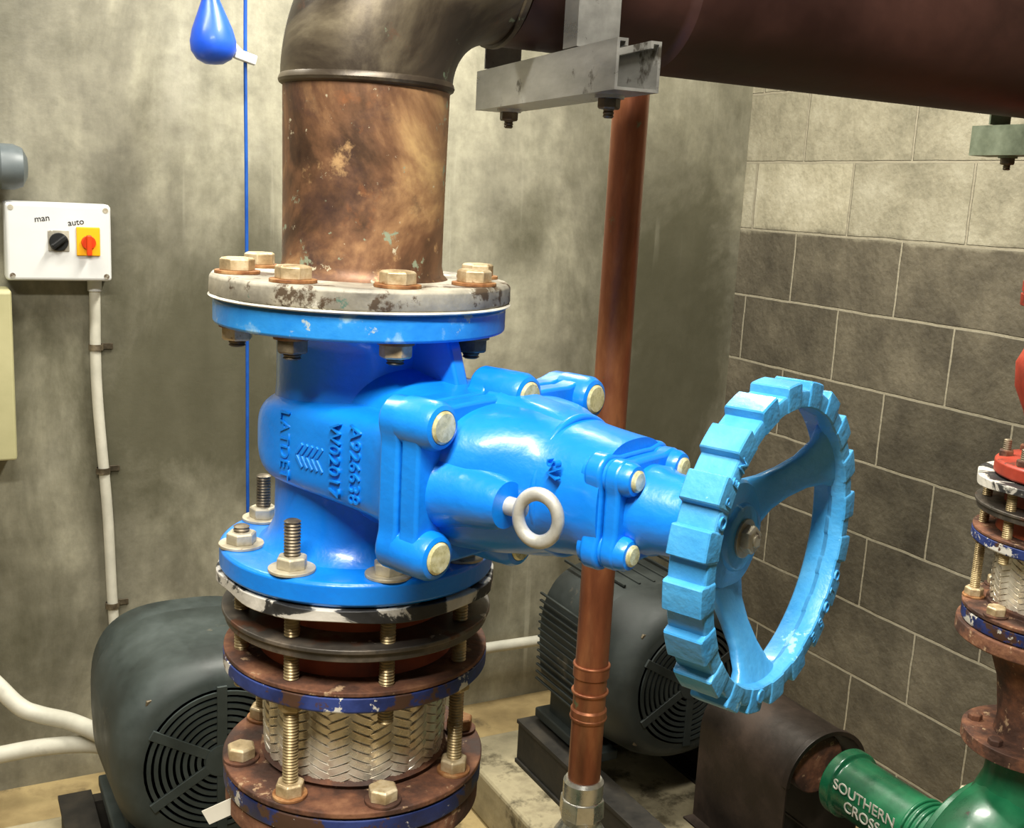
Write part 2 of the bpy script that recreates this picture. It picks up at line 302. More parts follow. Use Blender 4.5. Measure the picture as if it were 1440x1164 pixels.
# ---------------------------------------------------------------- room
XR,YB,XL,YF,H=1.867,1.75,-2.2,-2.6,2.75
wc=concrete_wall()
def roombox(name,c,s,mat):
    return box(name,c,s,mat,bev=0)
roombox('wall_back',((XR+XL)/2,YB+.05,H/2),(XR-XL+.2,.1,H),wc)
roombox('wall_right',(XR+.05,(YB+YF)/2,H/2),(.1,YB-YF,H),block_wall('Y'))
roombox('wall_left',(XL-.05,(YB+YF)/2,H/2),(.1,YB-YF,H),dimw)
roombox('wall_front',((XR+XL)/2,YF-.05,H/2),(XR-XL+.2,.1,H),dimw)
roombox('floor',((XR+XL)/2,(YB+YF)/2,-.05),(XR-XL+.2,YB-YF+.2,.1),floorm)
roombox('ceiling',((XR+XL)/2,(YB+YF)/2,H+.05),(XR-XL+.2,YB-YF+.2,.1),ceilm)
Z=lambda dz:1.5+dz
# ---------------------------------------------------------------- main gate valve
SA=math.atan2(-.918,.395)
OFF=math.radians(-50)
def ring_angles(n=8,off=math.radians(-54)): return [off+2*pi*k/n for k in range(n)]
gv=empty('gate_valve',(0,0,Z(-.234)),SA)
fr=.1375; fl=.134
lathe('flange_upper',[(.07,.106),(fr-.002,.106),(fr,.108),(fr,.127),(fr-.003,.130),(.07,.130)],bluesc,gv,seg=96,bev=.001)
lathe('flange_lower',[(.07,-.130),(fl-.003,-.130),(fl,-.127),(fl,-.110),(fl-.003,-.107),(.07,-.107)],blue,gv,(.002,.0015,0),seg=96,bev=.001)
lathe('barrel',[(.096,-.108),(.086,-.100),(.0795,-.085),(.079,-.05),(.082,0),(.079,.05),(.079,.088),(.083,.1),(.09,.107)],blue,gv,seg=80)
loftx('gate_housing',[(-.088,.03,.02,2.5),(-.078,.055,.034,3),(-.05,.082,.040,4),(-.02,.0915,.0425,6),(.06,.094,.045,7),(.12,.097,.050,6),(.150,.105,.060,5),(.162,.112,.065,5)],blue,gv)
loftx('shoulder_casting',[(.0,.060,.092,2.2),(.05,.066,.082,2.3),(.10,.078,.070,2.6),(.15,.096,.066,3),(.165,.105,.066,3.5)],blue,gv)
prism('rib_top',[(.06,.10),(.118,.107),(.122,.10),(.135,.062),(.06,.05)],-.008,.008,blue,gv,axis=(0,-1,0),x=(1,0,0),bev=.003)
prism('rib_bottom',[(.06,-.10),(.06,-.05),(.135,-.062),(.122,-.10),(.118,-.107)],-.008,.008,blue,gv,axis=(0,-1,0),x=(1,0,0),bev=.003)
bw,bz=.103,.0535
cs=[(sx*bw,sz*bz,.0205) for sx in(-1,1) for sz in(-1,1)]+[(.004,.066,.0205),(.004,-.066,.0205)]
ol=scallop(cs,.120,.068,6,160,1)
def prx(name,pts,x0,x1,mat,bev): 
    bm=bmesh.new(); rings(bm,[[Vector((x,a,b)) for a,b in pts] for x in (x0,x1)]); return fin(name,bm,mat,gv,bev)
prx('body_flange',ol,.152,.173,blue,.004)
prx('bonnet_flange',[(a*.985,b*.985) for a,b in ol],.1745,.194,blue,.004)
for i,(cy,cz,cr) in enumerate(cs):
    lathe('bonnet_boss_%d'%i,[(.0205,.17),(.0202,.199),(.0175,.2045),(.0140,.206),(.013,.203),(0,.203)],blue,gv,(0,cy,cz),(1,0,0),32)
    lathe('bonnet_plug_%d'%i,[(.0134,.198),(.0134,.2062),(.0115,.208),(0,.2085)],capm,gv,(0,cy,cz),(1,0,0),28)
loftx('bonnet',[(.185,.098,.062,3.4),(.205,.091,.062,3.2),(.225,.082,.0615,3),(.243,.070,.059,2.8),(.258,.061,.0565,2.5),(.275,.056,.0545,2.3),(.300,.0525,.052,2.3),(.318,.0505,.050,2.5)],blue,gv,zc=.001)
loftx('bonnet_web_top',[(.19,.040,.072,3),(.215,.037,.068,3),(.245,.034,.063,3),(.27,.03,.055,3)],blue,gv)
torus('bonnet_neck_bead',(.262,0,.001),(1,0,0),.0575,.0035,blue,gv,56,12)
sw,sz_=.0335,.0295
cs2=[(sx*sw,sz*sz_,.0150) for sx in(-1,1) for sz in(-1,1)]
ol2=scallop(cs2,.045,.042,4,96,2)
def prz(name,pts,x0,x1,bev,dz): 
    bm=bmesh.new(); rings(bm,[[Vector((x,a,b+dz)) for a,b in pts] for x in (x0,x1)]); return fin(name,bm,blue,gv,bev)
GZ=-.003
prz('gland_flange_rear',[(a*1.06,b*1.06) for a,b in ol2],.304,.3195,.003,GZ)
prz('gland_flange_front',ol2,.3207,.334,.003,GZ)
for i,(cy,cz,cr) in enumerate(cs2):
    cz+=GZ
    lathe('gland_boss_%d'%i,[(.0140,.30),(.0135,.338),(.0115,.342),(.0088,.3425),(.0086,.341),(0,.341)],blue,gv,(0,cy,cz),(1,0,0),28)
    lathe('gland_plug_%d'%i,[(.0086,.338),(.0086,.344),(.0068,.3455),(0,.346)],capm,gv,(0,cy,cz),(1,0,0),24)
lathe('gland_cap',[(.036,.33),(.036,.345),(.033,.352),(.032,.366),(.029,.372),(.029,.380),(.016,.384),(.016,.405)],blue,gv,(0,0,GZ),axis=(1,0,0),seg=48)
lathe('eye_boss',[(.034,.190),(.026,.215),(.022,.242),(.019,.252),(0,.254)],blue,gv,(0,-.076,-.004),(1,0,0),32)
cyl('eye_shank',(.246,-.076,-.004),(.268,-.077,-.004),.0075,silver,gv,20)
torus('lifting_eye_ring',(.2855,-.080,-.006),(.22,-1,0),.0168,.0050,silver,gv,sy=1.12)
for b_,x_,s_ in (('LATDET',.002,.018),('W02017',.072,.019),('A926638',.098,.019)):
    text('cast_text_'+b_,b_,(x_,-.0926 if x_<.05 else -.0955,.001),(0,0,-1),(1,0,0),s_,blue,gv,.0016)
for k in range(5):
    for zz,an in ((.006,.7),(-.006,-.7)): box('cast_mark_%d'%k,(.024+k*.0068,-.0935,zz-.004),(.0032,.003,.013),blue,gv,.0006,Matrix.Rotation(an,3,'Y'))
text('cast_text_SV','SV',(.280,-.0570,.028),(0,0,-1),(1,-.1,0),.015,blue,gv,.003)
for i,a in enumerate(ring_angles(8,OFF-SA)):
    c,s=math.cos(a)*.1165,math.sin(a)*.1165
    hexbolt('flange_bolt_%d'%i,(c,s,.152),(0,0,1),.0160,.0115,gv,boltm,.0205,boltr)
    hexbolt('flange_nut_under_%d'%i,(c,s,.106),(0,0,-1),.0145,.012,gv,boltm if i%2 else rodd,.0165,boltr,.008,.008)
for i,a in enumerate(ring_angles(8,math.radians(-51)-SA)):
    c,s=math.cos(a)*.114+.002,math.sin(a)*.114+.0015
    tall={1:.004,5:.004,6:.03,4:.03,7:.0}.get(i,.012)
    hexbolt('lower_nut_%d'%i,(c,s,-.107),(0,0,1),.0145,.011,gv,steelw,.0215,steelw,tall+.004,.0078)
# handwheel
hw=empty('handwheel',(-.0045,0,-.007),0,gv)
bm=bmesh.new(); RR=[]; NT=20; prof_a=[(0,0),(.012,.35),(.03,.85),(.055,1),(.2,1),(.4,1),(.555,1),(.58,.85),(.598,.35),(.61,0),(.70,0),(.80,0),(.9,0)]
for tk in range(NT):
    for ph,hgt in prof_a:
        t=2*pi*(tk+ph)/NT; ro=.1165+.0062*hgt; c,s=math.cos(t),math.sin(t)
        xf=.4558+.0008*hgt; xb=.4268
        pr=[(ro-.0010,xb),(ro,xb+.0010),(ro,xf-.0010),(ro-.0010,xf),(.1135,xf+.0005),(.1045,xf+.0002),(.1035,xf-.0010),(.1027,xf-.005),(.1030,xf-.011),(.1075,xf-.016),(.1095,xb+.001),(.1105,xb)]
        RR.append([Vector((x,c*q,s*q)) for q,x in pr])
rings(bm,RR,closed=True); fin('rim',bm,blue_w,hw,0,ang=.48)
lathe('hub',[(.016,.382),(.024,.390),(.038,.400),(.0425,.4065),(.0428,.4125),(.0405,.4155),(.030,.4170),(.0265,.4185),(.0250,.4215),(.0235,.4225),(.0165,.4225),(0,.4225)],blue_w,hw,axis=(1,0,0),seg=56)
for k,a in enumerate((math.radians(31),math.radians(150),math.radians(268))):
    d=Vector((0,math.cos(a),math.sin(a))); w=Vector((0,-math.sin(a),math.cos(a))); X=Vector((1,0,0)); R=[]
    P=[Vector(v) for v in ((.02,.406,.030,.006),(.036,.4085,.0245,.0065),(.05,.414,.0180,.0062),(.065,.422,.0155,.006),(.08,.431,.0165,.006),(.094,.439,.0225,.006),(.106,.444,.036,.007))]
    for q,x,hwid,th in P:
        R.append([d*q+X*(x+th*cb)+w*(hwid*ca) for ca,cb in sup(1,1,3.5,24)])
    bm=bmesh.new(); rings(bm,R); fin('spoke_%d'%k,bm,blue_w,hw)
lathe('wheel_washer',[(.0150,.4220),(.0150,.4245)],steelw,hw,axis=(1,0,0),bev=.0005)
bm=bmesh.new(); lathe_bm(bm,[(.0110,.424),(.0110,.4305),(.0095,.432)],(0,0,0),(1,0,0),6,True,.4); fin('wheel_nut',bm,steelw,hw,.0006)
cyl('stem_tip',(.425,0,0),(.4335,0,0),.0050,steelw,hw,20,.0006)
for bd,ac in (('OPEN',148),('CLOSE',-38)):
    for k,ch in enumerate(bd):
        a=math.radians(ac-(k-len(bd)/2+.5)*7.2); d=Vector((0,math.cos(a),math.sin(a)))
        text('rim_letter_%s_%d'%(bd,k),ch,d*.1100+Vector((.4566,0,0)),(0,math.sin(a),-math.cos(a)),d,.0125,blue_w,hw,.0010)
cyl('rim_rivet',(.4560,math.cos(-1.75)*.110,math.sin(-1.75)*.110),(.4582,math.cos(-1.75)*.110,math.sin(-1.75)*.110),.0055,blue_w,hw,20,.0008)
# ---------------------------------------------------------------- discharge pipe
pp=empty('copper_discharge_pipe',(0,0,0))
bm=bmesh.new(); rg=[]
for q,hz in ((.07,-.1008),(.1395,-.1008),(.1405,-.0985),(.1400,-.085),(.1375,-.082),(.07,-.082)):
    rg.append([Vector((math.cos(t)*(q+.0006*math.sin(9*t)+.0005*math.sin(23*t+1)),math.sin(t)*(q+.0006*math.sin(9*t)),Z(hz))) for t in [2*pi*k/128 for k in range(128)]])
rings(bm,rg); fin('loose_flange',bm,galv,pp,.001)
lathe('flange_gasket',[(.07,Z(-.1038)),(.1405,Z(-.1038)),(.1420,Z(-.1025)),(.1405,Z(-.101)),(.07,Z(-.101))],white_gk,pp,seg=96)
lathe('pipe_vertical',[(.081,Z(-.082)),(.0770,Z(-.078)),(.0750,Z(-.07)),(.0752,Z(0)),(.0765,Z(.096))],copper,pp,seg=80)
lathe('pipe_collar',[(.0765,Z(.088)),(.0795,Z(.09)),(.0805,Z(.0925)),(.0795,Z(.096)),(.078,Z(.098))],copperd,pp,seg=80)
bm=bmesh.new(); RR=[]; cR=.125; z0=Z(.094)
for i in range(33):
    t=pi/2*i/32; cx=cR-cR*math.cos(t); cz=z0+cR*math.sin(t); n=Vector((-math.cos(t),0,math.sin(t)))
    RR.append([Vector((cx,0,cz))+(n*math.cos(2*pi*j/64)+Vector((0,1,0))*math.sin(2*pi*j/64))*.0785 for j in range(64)])
rings(bm,RR); fin('elbow',bm,copperd,pp)
ZH=z0+cR
lathe('elbow_collar',[(.078,0),(.0815,.001),(.0815,.006),(.078,.008)],copperd,pp,(cR,0,ZH),(1,0,0),64)
hp=empty('header_pipe',(0,0,ZH))
lathe('pipe',[(.0785,.134),(.0785,.30),(.080,.305),(.086,.31),(.088,.32),(.088,1.86)],header,hp,(0,0,0),(1,0,0),80)
# strut brackets
def strut(name,x,y0,y1,zt,mat,hang=(-.10,.10),rz=0):
    g=empty(name,(x,0,zt),rz); w=.0205; h=.041; t=.0025
    out=[(-w,-h),(w,-h),(w,0),(w-.010,0),(w-.010,-.006),(w-.010+t,-.006),(w-.010+t,-t),(w-t,-t),(w-t,-h+t),(-w+t,-h+t),(-w+t,-t),(-w+.010-t,-t),(-w+.010-t,-.006),(-w+.010,-.006),(-w+.010,0),(-w,0)]
    bm=bmesh.new(); rings(bm,[[Vector((a,y,b)) for a,b in out] for y in (y0,y1)],cap=False)
    for y,q in ((y0,1),(y1,-1)):
        quads=[(0,1,8,9),(1,2,7,8),(2,3,6,7),(3,4,5,6),(0,9,10,15),(15,10,11,14),(14,11,12,13)]
        V=[bm.verts.new((a,y,b)) for a,b in out]
        for qd in quads: bm.faces.new([V[k] for k in qd])
    fin('channel',bm,mat,g,0,False)
    for k,y in enumerate((y0+.05,y1-.05)):
        lathe('bracket_washer_%d'%k,[(.013,0),(.013,.003)],mat,g,(0,y,-h),(0,0,-1),24)
        hexbolt('bracket_nut_%d'%k,(0,y,-h-.003),(0,0,-1),.010,.009,g,rodd,None,None,.010,.005)
    for k,y in enumerate(hang):
        hg=empty('pipe_hanger',(x+math.sin(-rz)*y,math.cos(rz)*y,zt),rz)
        prism('angle_strap',[(-.0205,0),(.0205,0),(.0205,.0025),(-.018,.0025),(-.018,.03),(-.0205,.03)] if y<0 else [(-.0205,0),(.0205,0),(.0205,.0025),(-.0205,.0025)],0,H-zt-.002,mat,hg,(0,0,0.001),(0,0,1),(1,0,0))
    return g
strut('strut_channel_bracket',.182,-.205,.135,ZH-.0885,strutm,(-.125,.11),math.radians(-6))
strut('strut_channel_bracket',.98,-.225,.14,ZH-.0885,strutg,(-.135,.11))
# ---------------------------------------------------------------- braided expansion joints
def exp_joint(x,y,sc=1.0):
    g=empty('braided_expansion_joint',(x,y,0)); R=.131*sc
    def pl(n,a,b,rr,mat,bev=.001): return lathe(n,[(.06,Z(a)),(rr,Z(a)),(rr,Z(b)),(.06,Z(b))],mat,g,seg=80,bev=bev)
    bm=bmesh.new(); rg=[]
    for rr_,hz in ((.06,-.3655),(.136,-.3655),(.136,-.376),(.06,-.376)):
        rg.append([Vector((math.cos(t)*(rr_*sc+(rr_>.1)*(.002*math.sin(5*t)+.0012*math.sin(13*t))),math.sin(t)*(rr_*sc+(rr_>.1)*.002*math.sin(5*t)),Z(hz)-(rr_>.1)*.004*(1 if hz<-.37 else .1)*math.sin(3*t)**2)) for t in [2*pi*k/96 for k in range(96)]])
    rings(bm,rg); fin('spattered_gasket',bm,gask,g,.001)
    pl('backing_plate',-.4085,-.404,.133*sc,darkst)
    pl('backing_plate_rim',-.417,-.4085,.130*sc,darkst)
    lathe('rubber_collar',[(.096*sc,Z(-.372)),(.093*sc,Z(-.385)),(.090*sc,Z(-.40)),(.094*sc,Z(-.43)),(.098*sc,Z(-.447))],rustred,g,seg=64)
    lathe('middle_flange_top',[(.06,Z(-.450)),(R,Z(-.450)),(R,Z(-.4455)),(.06,Z(-.4455))],rust,g,seg=96,bev=.001)
    lathe('middle_flange',[(.06,Z(-.466)),(R-.001,Z(-.466)),(R+.0005,Z(-.464)),(R+.0005,Z(-.451)),(.06,Z(-.4495))],navy,g,seg=96,bev=.001)
    r0=.0895*sc; za,zb=Z(-.466),Z(-.558); n=28; dl=2*pi/n
    lathe('bellows_core',[(r0+.004,za),(r0-.002,za-.006),(r0-.003,(za+zb)/2),(r0-.002,zb+.006),(r0+.005,zb)],rust,g,seg=48)
    W=2.2; bm=bmesh.new(); hh=zb-za
    alpha=math.atan2(abs(hh),W*r0); wid=dl*r0*math.sin(alpha)*.47
    SD=[(-1,-1.1),(-.85,.2),(-.62,-.25),(-.4,.25),(-.2,-.2),(0,.25),(.2,-.2),(.4,.25),(.62,-.25),(.85,.2),(1,-1.1)]
    for sg in (1,-1):
        for i in range(n):
            prev=None
            for q in range(81):
                u=q/80; zc=za+hh*u; w=W*u; th=i*dl+sg*w
                oth=(i*dl+2*sg*w)/dl
                ph=math.cos(pi/2*(i+oth)+pi/4); ph=max(-1,min(1,ph*1.4))
                off=.0014*ph*sg
                bulge=.002*math.sin(pi*u)
                rr=r0+bulge+off
                pz=math.cos(alpha); pt=sg*math.sin(alpha)
                vs=[]
                for sd,ro in SD:
                    th2=th+sd*wid*pt/rr; z2=zc+sd*wid*pz
                    z2=min(za,max(zb,z2)); r2=rr+ro*.0009
                    vs.append(bm.verts.new((r2*math.cos(th2),r2*math.sin(th2),z2)))
                if prev:
                    for j in range(len(SD)-1): bm.faces.new((prev[j],prev[j+1],vs[j+1],vs[j]))
                prev=vs
    fin('braid',bm,braid,g,ang=1.2)
    lathe('lower_flange_top',[(.06,Z(-.570)),(R+.001,Z(-.570)),(R+.001,Z(-.5635)),(.09,Z(-.5635)),(.09,Z(-.556)),(.06,Z(-.556))],rust,g,seg=96,bev=.0015)
    lathe('lower_flange',[(.06,Z(-.591)),(R-.001,Z(-.591)),(R,Z(-.588)),(R,Z(-.572)),(.06,Z(-.570))],navy,g,seg=96,bev=.0015)
    for i,a in enumerate(ring_angles(8,math.radians(-51))):
        c,s=math.cos(a)*.1145*sc,math.sin(a)*.1145*sc
        if i%2==0:
            thread('tie_rod_%d'%i,(c,s,Z(-.590)),(c,s,Z(-.366)),.0075,g)
            hexbolt('rod_nut_%d'%i,(c,s,Z(-.5635)),(0,0,1),.0140,.012,g,boltm if i!=2 else rodd,.0165,boltr)
            hexbolt('rod_nut_mid_%d'%i,(c,s,Z(-.466)),(0,0,-1),.0125,.010,g,rod)
        else:
            hexbolt('flange_bolt_%d'%i,(c,s,Z(-.5635)),(0,0,1),.0145,.012,g,boltr if i==1 else boltm,.0175,rust)
            thread('short_stud_%d'%i,(c,s,Z(-.484)),(c,s,Z(-.366)),.0075,g)
    return g
exp_joint(.0035,-.0010)
X2=1.095
exp_joint(X2,0,.94)
# ---------------------------------------------------------------- pumps
def pump(x,yy,mat,label):
    g=empty('centrifugal_pump',(x,yy,0))
    lathe('discharge_flange',[(.05,Z(-.592)),(.128,Z(-.592)),(.129,Z(-.595)),(.129,Z(-.612)),(.126,Z(-.614)),(.07,Z(-.614))],rust,g,seg=80,bev=.001)
    lathe('discharge_reducer',[(.085,Z(-.612)),(.078,Z(-.63)),(.06,Z(-.68)),(.052,Z(-.74)),(.055,Z(-.765))],rust,g,seg=48)
    lathe('casing_flange',[(.055,Z(-.765)),(.10,Z(-.765)),(.10,Z(-.785)),(.055,Z(-.786))],rust,g,seg=48,bev=.001)
    for k in range(6):
        a=2*pi*k/6; hexbolt('casing_flange_bolt_%d'%k,(math.cos(a)*.082,math.sin(a)*.082,Z(-.765)),(0,0,1),.011,.009,g,rust)
    lathe('volute_neck',[(.055,Z(-.786)),(.06,Z(-.84)),(.075,Z(-.88)),(.09,Z(-.93))],mat,g,seg=40)
    lathe('volute',[(0,-.075),(.08,-.075),(.14,-.072),(.175,-.055),(.19,-.02),(.19,.02),(.175,.05),(.15,.062),(.15,.078),(.10,.08),(.06,.09),(0,.09)],mat,g,(0,0,.47),(0,1,0),64,.003)
    for k in range(8):
        a=2*pi*k/8+.2; hexbolt('casing_bolt_%d'%k,(math.cos(a)*.135,.078,.47+math.sin(a)*.135),(0,1,0),.010,.008,g,steelw)
    lathe('bearing_housing',[(.085,.08),(.07,.10),(.055,.115),(.052,.13),(.056,.135),(.056,.33),(.064,.335),(.064,.355),(.05,.36),(.022,.365),(.022,.385)],mat,g,(0,0,.47),(0,1,0),48,.002)
    for k in range(3): torus('housing_ring_%d'%k,(0,.15+k*.012,.47),(0,1,0),.057,.0035,mat,g)
    text('cast_label','SOUTHERN\nCROSS',(-.0575,.255,.478),(0,-1,0),(0,0,1),.028,silver,g,.0008)
    prism('suction_nozzle',[(math.cos(t)*.07,math.sin(t)*.07) for t in [2*pi*k/32 for k in range(32)]],.07,.26,mat,g,(0,0,.47),(0,-1,0),bev=.003)
    lathe('suction_flange',[(.06,.26),(.125,.26),(.125,.282),(.06,.282)],mat,g,(0,0,.47),(0,-1,0),48,.002)
    box('foot',(0,0,.270),(.22,.12,.06),mat,g,.006)
    box('bearing_foot',(0,.25,.330),(.05,.05,.18),mat,g,.006)
    return g
pump(.0035,-.0010,green,1); pump(X2,0,green,2)
def motor(x,y,zc=.47,L=.40,R=.185,fins=True,motor_g=motor_g):
    g=empty('electric_motor',(x,y,0)); 
    def ly(name,secs,mat,bev=0):
        bm=bmesh.new(); rings(bm,[[Vector((q[0],yy,zc+q[1])) for q in sup(a,a,n,64)] for yy,a,n in secs]); return fin(name,bm,mat,g,bev)
    q=.13 if fins else .27
    ly('fan_cowl',[(0,R*.80,2.2),(.006,R*.88,2.2),(.02,R*.95,2.25),(.05,R,2.4),(q,R*1.02,2.8),(q+.01,R*.985,2.8)],motor_g)
    ly('stator_body',[(q+.01,R*.96,2.8),(q+.03,R*.98,3),(L-.05,R*.98,3),(L-.02,R*.9,2.6),(L,R*.55,2.2)],motor_g)
    if fins:
      for k in range(-6,7):
        if k%2==0: box('cooling_fin_t%d'%k,(k*.020,.26,zc+R*.980),(.006,L-.2,.006),motor_g,g,.001)
        for sx in (-1,1): box('cooling_fin_s%d_%d'%(k,sx),(sx*R*.980,.26,zc+k*.018),(.006,L-.2,.005),motor_g,g,.001)
    lathe('grille_recess',[(R*.74,0),(0,0)],black,g,(0,-.0015,zc),(0,-1,0),48)
    for k,qq in enumerate([.025+.0125*j for j in range(9)]):
        lathe('grille_ring_%d'%k,[(qq,-.002),(qq+.0072,-.002),(qq+.0072,.005),(qq,.005),(qq,-.002)],motor_g,g,(0,-.001,zc),(0,-1,0),56,cap=False)
    for k in range(6):
        a=pi/6+pi/3*k; 
        box('grille_spoke_%d'%k,(math.cos(a)*.075,-.0045,zc+math.sin(a)*.075),(.135,.006,.018),motor_g,g,.001,Matrix.Rotation(-a,3,'Y'))
    for k in range(4):
        a=pi/4+pi/2*k; hexbolt('cowl_screw_%d'%k,(math.cos(a)*R*.93,.02,zc+math.sin(a)*R*.93),(0,-1,0),.008,.008,g,rodd)
    lathe('grille_hub',[(.03,0),(.03,.008),(0,.009)],motor_g,g,(0,-.001,zc),(0,-1,0),32)
    for sx in (-1,1):
        box('foot_%d'%sx,(sx*.13,.25,.262),(.075,.26,.024),motor_g,g,.004)
        box('foot_web_%d'%sx,(sx*.13,.25,.31),(.03,.2,.09),motor_g,g,.004)
    return g
motor(.065,.86,fins=False); motor(1.07,.80,motor_g=motor_k)
def guard(x,y0,y1):
    g=empty('coupling_guard',(x,0,0)); w=.096; zt=.452
    arc=[(w*math.cos(t),zt+w*math.sin(t)*.95) for t in [pi*k/16 for k in range(17)]]
    out=[(w,.25)]+arc+[(-w,.25)]; inn=[(a*.965,(b-zt)*.965+zt if b>zt-.01 else b) for a,b in out]
    bm=bmesh.new(); n=len(out)
    Vs=[[bm.verts.new((a,y,b)) for a,b in q] for y in (y0,y1) for q in (out,inn)]
    o0,i0,o1,i1=Vs
    for k in range(n-1):
        for A,B in ((o0,o1),(i0,i1),(o0,i0),(o1,i1)): bm.faces.new((A[k],A[k+1],B[k+1],B[k]))
    for k in (0,n-1): bm.faces.new((o0[k],o1[k],i1[k],i0[k]))
    fin('shell',bm,guardm,g)
    bm=bmesh.new(); R=[]
    for a,b in [(w*math.cos(t),zt+w*math.sin(t)*.95) for t in [pi*k/24 for k in range(25)]]:
        d=Vector((a,0,b-zt)).normalized(); c=Vector((a,y0,b)); R.append([c+d*.004+Vector((0,-.004,0)),c+d*.004+Vector((0,.010,0)),c+Vector((0,.010,0)),c-d*.005+Vector((0,-.004,0))])
    rings(bm,R); fin('end_band',bm,guardm,g,.001)
    cyl('shaft_coupling',(0,y0+.02,.47),(0,y1-.02,.47),.06,rust,g,40,.004)
    for sx in(-1,1): box('flange_%d'%sx,(sx*(w+.01),(y0+y1)/2,.2525),(.03,y1-y0,.005),guardm,g,.001)
guard(X2-.003,.40,.66)
def base(x,w,y0,y1):
    g=empty('steel_base_frame',(x,0,0))
    for sx in (-1,1):
        box('channel_web_%d'%sx,(sx*w,(y0+y1)/2,.18),(.01,y1-y0,.10),basem,g,.001)
        box('channel_top_%d'%sx,(sx*(w-.022),(y0+y1)/2,.234),(.065,y1-y0,.010),basem,g,.001)
        box('channel_bottom_%d'%sx,(sx*(w-.022),(y0+y1)/2,.130),(.065,y1-y0,.010),basem,g,.001)
    for k,y in enumerate((y0+.02,(y0+y1)/2,y1-.02)): box('cross_member_%d'%k,(0,y,.18),(2*w,.03,.10),basem,g,.001)
base(.03,.20,-.3,1.25); base(X2-.02,.20,-.3,1.2)
box('concrete_plinth',(.02,.47,.0625),(.62,1.8,.125),plinth,bev=.012)
box('concrete_plinth',(X2-.02,.45,.0625),(.62,1.8,.125),plinth,bev=.012)
# ---------------------------------------------------------------- red check valve and riser to the header
cv=empty('check_valve',(X2,0,0))
lathe('body',[(.06,Z(-.3635)),(.103,Z(-.3635)),(.105,Z(-.361)),(.105,Z(-.345)),(.102,Z(-.342)),(.07,Z(-.338)),(.064,Z(-.31)),(.076,Z(-.27)),(.092,Z(-.235)),(.095,Z(-.20)),(.080,Z(-.165)),(.062,Z(-.14)),(.060,Z(-.12)),(.100,Z(-.117)),(.101,Z(-.10)),(.05,Z(-.098))],red,cv,seg=64,bev=.001)
lathe('companion_flange',[(.045,Z(-.0975)),(.100,Z(-.0975)),(.100,Z(-.082)),(.045,Z(-.08))],red,cv,seg=48,bev=.001)
for i,a in enumerate(ring_angles(8)):
    c,s=math.cos(a),math.sin(a)
    hexbolt('upper_bolt_%d'%i,(c*.085,s*.085,Z(-.082)),(0,0,1),.012,.012,cv,rust,None,None,.012,.006)
    hexbolt('lower_nut_%d'%i,(c*.09,s*.09,Z(-.342)),(0,0,1),.011,.010,cv,rust,None,None,.018,.006)
lathe('riser',[(.045,Z(-.08)),(.045,ZH-.086)],header,cv,seg=40)
# ---------------------------------------------------------------- thin copper riser
cr=empty('copper_riser_pipe',(.460,.262,0)); rr=.0240
lathe('tube',[(rr,.632),(rr,.755),(rr+.0025,.757),(rr+.0025,.772),(rr,.775),(rr,.822),(rr+.0025,.824),(rr+.0025,.839),(rr,.842),(rr,2.74)],riser,cr,seg=40)
for k,zz in enumerate((.760,.800,.841)): torus('solder_ring_%d'%k,(0,0,zz),(0,0,1),rr+.001,.0025,riser,cr)
g=empty('ball_valve',(.460,.262,-.038))
lathe('union_nut',[(.028,.672),(.033,.668),(.034,.655),(.034,.64)],chrome,g,seg=8,bev=.001)
lathe('solder_cup',[(.0265,.70),(.030,.695),(.030,.67)],chrome,g,seg=32)
lathe('body',[(.032,.642),(.028,.63),(.040,.61),(.044,.585),(.040,.56),(.028,.54),(.032,.53),(.034,.50),(.026,.498)],chrome,g,seg=32)
cyl('tail_pipe',(0,0,.51),(0,0,.040),.024,riser,g,32)
cyl('stem',(0,-.03,.585),(0,-.065,.585),.008,chrome,g)
box('lever',(.0,-.066,.55),(.018,.004,.11),red,g,.001)
# ---------------------------------------------------------------- wall things
sb=empty('rotary_switch_box',(-.107,YB-.002,1.345),0)
box('enclosure_base',(0,-.030,0),(.222,.058,.174),plast,sb,.008)
box('enclosure_lid',(0,-.068,0),(.219,.020,.170),plast,sb,.007)
box('label_plate',(-.002,-.0790,.004),(.044,.002,.046),galv,sb,.001)
cyl('knob_base',(-.002,-.079,.002),(-.002,-.085,.002),.020,black,sb,32,.001)
box('knob_grip',(-.002,-.092,.002),(.012,.014,.038),black,sb,.003,Matrix.Rotation(.9,3,'Y'))
box('isolator_plate',(.060,-.0800,.004),(.050,.004,.064),yellow,sb,.002)
cyl('isolator_base',(.060,-.082,.002),(.060,-.088,.002),.0155,orange,sb,32,.001)
box('isolator_handle',(.060,-.094,-.004),(.011,.014,.046),orange,sb,.003)
text('handwritten_manual','man',(-.035,-.0785,.052),(1,0,.15),(-.15,0,1),.019,black,sb,.0003)
text('handwritten_auto','auto',(.035,-.0785,.046),(1,0,.15),(-.15,0,1),.019,black,sb,.0003)
for sx in(-1,1):
    for sz in(-1,1): cyl('corner_screw_%d%d'%(sx,sz),(sx*.098,-.076,sz*.074),(sx*.098,-.0788,sz*.074),.006,galv,sb,16)
cd=empty('electrical_conduit',(0,YB-.018,0))
cyl('gland',(-.028,0,1.256),(-.028,0,1.232),.016,plast,cd,16)
tube('conduit_drop',[(-.028,0,1.24),(-.028,0,1.0),(-.010,0,.7),(-.002,0,.45),(.01,-.01,.30),(.05,-.06,.22),(.05,-.2,.2)],.0125,conduit,cd)
